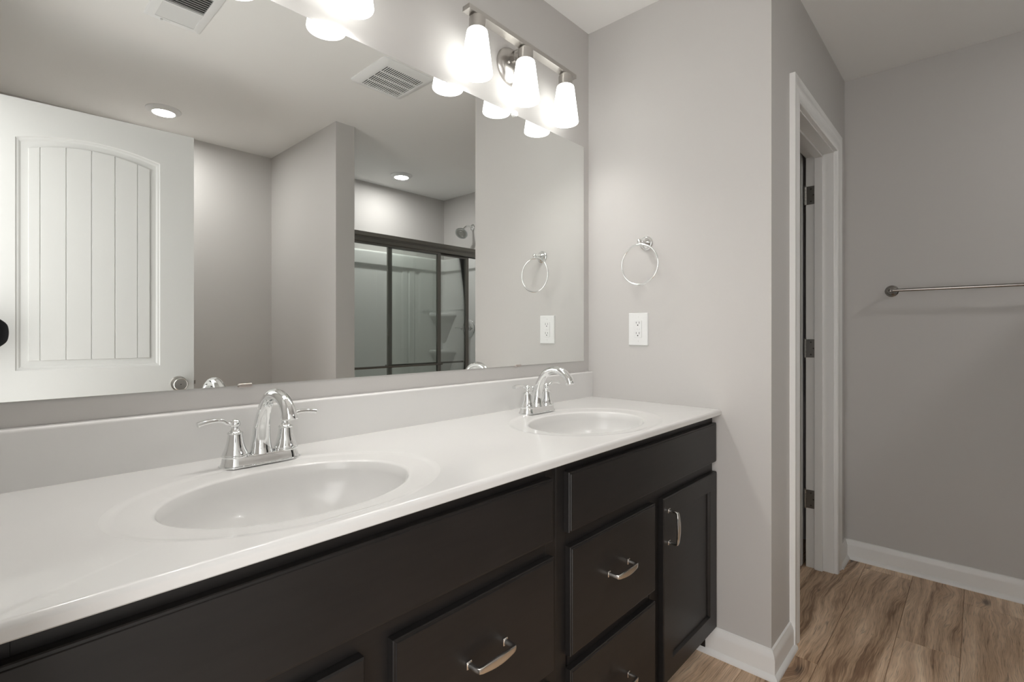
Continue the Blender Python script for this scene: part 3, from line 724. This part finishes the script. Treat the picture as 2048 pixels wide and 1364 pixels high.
box(bm, -ix, ix, -.0035, .0035, -.0110, -.0030)
finish(bm, 'louvres', 'plastic', sr)
bm = B(); box(bm, -.045, -.012, -iy - .013, -iy - .010, -.0088, -.0075); box(bm, -.047, -.040, -iy - .018, -iy - .006, -.016, -.007, .001, 1)
finish(bm, 'damper_lever', 'plastic', sr)

# ------------------------------------------------------------------ tub, surround, sliding doors
TX0, TX1 = XP1, XS; TYF = -1.80; TZ = .42
tub = thing('bathtub', 'white fibreglass tub and shower surround behind the sliding doors', 'bathtub', ((TX0 + TX1) / 2, (TYF + YF) / 2, 0)); off = Vector(tub.location)
bm = B(); cx_, cy_ = off.x, off.y; hw, hd = (TX1 - TX0) / 2 - .001, (TYF - YF) / 2 - .001
loft(bm, [rrz(hw, hd, .005, .0), rrz(hw, hd, .005, TZ - .01), rrz(hw - .006, hd - .006, .005, TZ), rrz(hw - .07, hd - .07, .10, TZ), rrz(hw - .08, hd - .08, .11, TZ - .02), rrz(hw - .13, hd - .12, .12, .15), rrz(hw - .18, hd - .16, .12, .10)])
finish(bm, 'tub', 'fibre', tub, angle=45)
# surround: a U-shaped wall lining with rounded corners and a thick top band
def U(inset, rad, n=10):
    a, b, y = TX0 + .001 + inset, TX1 - .001 - inset, YF + .001 + inset; L = [(a, TYF), (a, y + rad + .02)]
    for k in range(n + 1):
        t = PI + k * PI / 2 / n; L.append((a + rad + rad * math.cos(t), y + rad + rad * math.sin(t)))
    for q in (a + rad + .02, a + .5, b - .5, b - rad - .02): L.append((q, y))
    for k in range(n + 1):
        t = -PI / 2 + k * PI / 2 / n; L.append((b - rad + rad * math.cos(t), y + rad + rad * math.sin(t)))
    L.append((b, y + rad + .02)); L.append((b, TYF)); return L
rows = [(TZ - .01, .016, .05), (TZ + .03, .016, .05), (1.69, .016, .05), (1.71, .016, .05), (1.722, .020, .05), (1.732, .034, .05), (1.742, .040, .05), (1.835, .040, .05), (1.848, .034, .05), (1.856, .020, .04), (1.860, .0, .03)]
bm = B(); loft(bm, [[(x, y, z) for x, y in U(i, r)] for z, i, r in rows], False)
finish(local(bm, off), 'surround', 'fibre', tub, angle=40)
# moulded vertical ribs on the back panel
bm = B()
for (xa, xb, d) in ((2.66, 2.71, .006), (2.735, 2.785, .009)):
    loft(bm, [[(x, YF + .016 + dd, z) for x, dd in ((xa - .012, 0), (xa, d), (xb, d), (xb + .012, 0))] for z in (TZ, 1.72)], False)
loft(bm, [[(x, YF + .016 + dd, z) for x, dd in ((2.835, 0), (2.865, .010), (3.12, .010))] for z in (TZ, 1.72)], False)
finish(local(bm, off), 'back_panel_ribs', 'fibre', tub, angle=30)
for zt, hgt in ((1.335, .30), (.985, .30)):
    bm = B(); ccx, ccy = TX1 - .017, YF + .020
    def wedge(s, z, r=.0):
        a = [(ccx, ccy), (ccx - s, ccy)]
        m_ = 8; a += [(ccx - s * math.cos(t) ** 1.0 * (1 - .0), ccy + s * math.sin(t)) if False else (ccx - s * (1 - t), ccy + s * t) for t in [k / m_ for k in range(1, m_)]]
        return [(x, y, z) for x, y in a + [(ccx, ccy + s)]]
    loft(bm, [wedge(.02, zt - hgt), wedge(.165, zt - .045), wedge(.185, zt - .035), wedge(.190, zt - .015), wedge(.183, zt), wedge(.165, zt + .002), wedge(.150, zt - .010)])
    finish(local(bm, off), 'corner_shelf', 'fibre', tub, angle=45)

sd = thing('sliding_shower_door', 'sliding glass shower doors with dark metal frame over the tub', 'shower door', ((TX0 + TX1) / 2, -1.845, TZ)); off = Vector(sd.location)
def fin(bm, nm, m, par=sd, **k): return finish(local(bm, off), nm, m, par, **k)
bm = B(); ya, yb2 = -1.872, -1.818
hp = [(yb2, 1.765), (yb2 + .004, 1.768), (yb2 + .004, 1.792), (yb2 - .002, 1.797), (yb2 - .002, 1.803), (yb2 + .003, 1.808), (yb2 - .004, 1.836), (ya, 1.838), (ya, 1.765), (ya + .003, 1.765), (ya + .003, 1.785), (yb2 - .006, 1.785), (yb2 - .006, 1.765)]
loft(bm, [[(TX0 + .001, y, z) for y, z in hp], [(TX1 - .042, y, z) for y, z in hp]])
fin(bm, 'header', 'bronze')
fin(box(B(), TX0 + .001, TX1 - .042, ya, yb2, TZ, TZ + .03, .003), 'bottom_track', 'bronze')
for xa in (TX0 + .001, TX1 - .072): fin(box(B(), xa, xa + .028, ya, yb2, TZ + .03, 1.765, .003), 'wall_jamb', 'bronze')
def glass_door(xa, xb, y, side, bar_y):
    dz0, dz1 = TZ + .034, 1.782; s = .034
    bm = B(); box(bm, xa, xa + s, y - .009, y + .009, dz0, dz1, .002); box(bm, xb - s, xb, y - .009, y + .009, dz0, dz1, .002)
    box(bm, xa + s, xb - s, y - .009, y + .009, dz1 - .030, dz1, .001); box(bm, xa + s, xb - s, y - .009, y + .009, dz0, dz0 + .03, .001)
    d = fin(bm, 'door_frame', 'bronze')
    fin(box(B(), xa + s, xb - s, y - .0025, y + .0025, dz0 + .03, dz1 - .03), 'glass', 'glass', d)
    bm = B(); tube(bm, [(xa + .015, bar_y, .912), (xb - .015, bar_y, .912)], .0075, 16)
    for x in (xa + .017, xb - .017): tube(bm, [(x, y + .009 * side, .912), (x, bar_y, .912)], .006, 12); 
    fin(bm, 'towel_rail', 'bronze', d)
glass_door(1.700, 2.473, -1.831, 1, -1.790)
glass_door(2.016, 2.785, -1.858, -1, -1.902)

shd = thing('shower_fixture', 'chrome round shower head on the wall above the shower surround', 'shower head', (XS, -2.203, 2.120))
bm = B(); lathe(bm, [(0, 0), (.030, 0), (.030, .003), (.024, .009), (.013, .013), (0, .013)], axis_mx((0, 0, 0), (-1, 0, 0)), 32); finish(bm, 'flange', 'chrome', shd)
bm = B(); P, R = smooth_path([(0, 0, 0, .0095), (-.04, 0, .004, .0095), (-.075, 0, -.002, .0095), (-.105, 0, -.025, .0095), (-.120, 0, -.042, .0095)], 5); tube(bm, P, R, 18); finish(bm, 'arm', 'chrome', shd)
bm = B(); mxh = axis_mx((-.118, 0, -.040), (-.62, 0.30, -.72)); lathe(bm, [(0, -.004), (.014, .0), (.016, .008), (.012, .014), (.016, .022), (.034, .034), (.054, .044), (.058, .050), (.057, .056), (.050, .057), (0, .057)], mxh, 40)
hd_ = finish(bm, 'spray_head', 'chrome', shd, angle=45)
bm = B(); lathe(bm, [(0, .0572), (.046, .0572), (.044, .0590), (.030, .0592), (.029, .0575), (.026, .0575), (.025, .0590), (0, .0590)], mxh, 40); finish(bm, 'spray_face', 'satin', hd_, label='grey nozzle ring')
sv = thing('shower_valve', 'chrome round shower valve with lever, on the surround side wall', 'shower valve', (XS - .017, -2.238, 1.188))
bm = B(); lathe(bm, [(0, 0), (.083, 0), (.083, .003), (.078, .008), (.060, .012), (.040, .014), (0, .014)], axis_mx((0, 0, 0), (-1, 0, 0)), 48); finish(bm, 'escutcheon', 'chrome', sv)
bm = B(); lathe(bm, [(0, .012), (.030, .012), (.028, .022), (.022, .030), (.020, .045), (.024, .050), (.024, .056), (.016, .062), (.0135, .075), (.016, .080), (.015, .088), (0, .092)], axis_mx((0, 0, 0), (-1, 0, 0)), 32)
tube(bm, [(-.085, 0, 0), (-.105, 0, .001), (-.122, 0, .004), (-.150, 0, .006), (-.160, 0, .004)], [(.007, .007), (.006, .005), (.010, .005), (.011, .005), (.008, .003)], 16)
finish(bm, 'lever', 'chrome', sv)

# ------------------------------------------------------------------ the photographer's camera, its hood edge shows at the left of the mirror
fw = Vector((math.cos(YAW), math.sin(YAW), 0)); rt = Vector((math.sin(YAW), -math.cos(YAW), 0))
LC = CAM + rt * .071 - fw * .006
cr_ = thing('tripod_camera', 'black camera on tripod, its lens hood reflected at the left mirror edge', 'camera', (LC.x - fw.x * .1, LC.y - fw.y * .1, 0)); off = Vector(cr_.location)
bm = B(); N = 64; mxc = axis_mx(LC, fw); R0 = .078
loops = []
for rr, zz, pet in ((.040, -.070, 0), (.055, -.050, 0), (R0, -.030, 0), (R0 + .001, -.004, 1), (R0 - .002, -.004, 1), (R0 - .003, -.030, 0), (.050, -.048, 0), (.036, -.060, 0)):
    l = []
    for k in range(N):
        a = 2 * PI * k / N; nt_ = (.5 + .5 * math.cos(4 * a)) ** 4
        l.append((rr * math.cos(a), rr * math.sin(a), zz - (.018 * nt_ if pet else 0)))
    loops.append(l)
t = B(); loft(t, loops, True, False, False); merge(bm, t, mxc)
finish(local(bm, off), 'lens_hood', 'black', cr_, angle=40, label='black petal-shaped lens hood')
bm = B(); lathe(bm, [(0, -.066), (.036, -.066), (.040, -.069), (.040, -.120), (.036, -.122), (0, -.122)], mxc, 40); lb = finish(local(bm, off), 'lens', 'black', cr_)
bm = B(); lathe(bm, [(0, -.058), (.020, -.0595), (.034, -.065), (.034, -.066), (0, -.066)], mxc, 40); finish(local(bm, off), 'front_element', 'lens', lb)
bm = B(); t = B(); box(t, -.045, .050, -.040, .040, -.165, -.122, .006); merge(bm, t, mxc)
finish(local(bm, off), 'camera_body', 'black', cr_)
P0 = LC - fw * .143
bm = B(); tube(bm, [(P0.x, P0.y, P0.z - .05), (P0.x, P0.y, .85)], .014, 16); box(bm, P0.x - .03, P0.x + .03, P0.y - .03, P0.y + .03, P0.z - .075, P0.z - .040, .004)
finish(local(bm, off), 'centre_column', 'black', cr_)
for k in range(3):
    a = YAW + .35 + k * 2 * PI / 3
    bm = B(); tube(bm, [(P0.x, P0.y, .93), (P0.x + .035 * math.cos(a), P0.y + .035 * math.sin(a), .90), (P0.x + .062 * math.cos(a), P0.y + .062 * math.sin(a), .45), (P0.x + .085 * math.cos(a), P0.y + .085 * math.sin(a), .0)], [.011, .013, .011, .008], 14)
    finish(local(bm, off), 'leg', 'black', cr_)
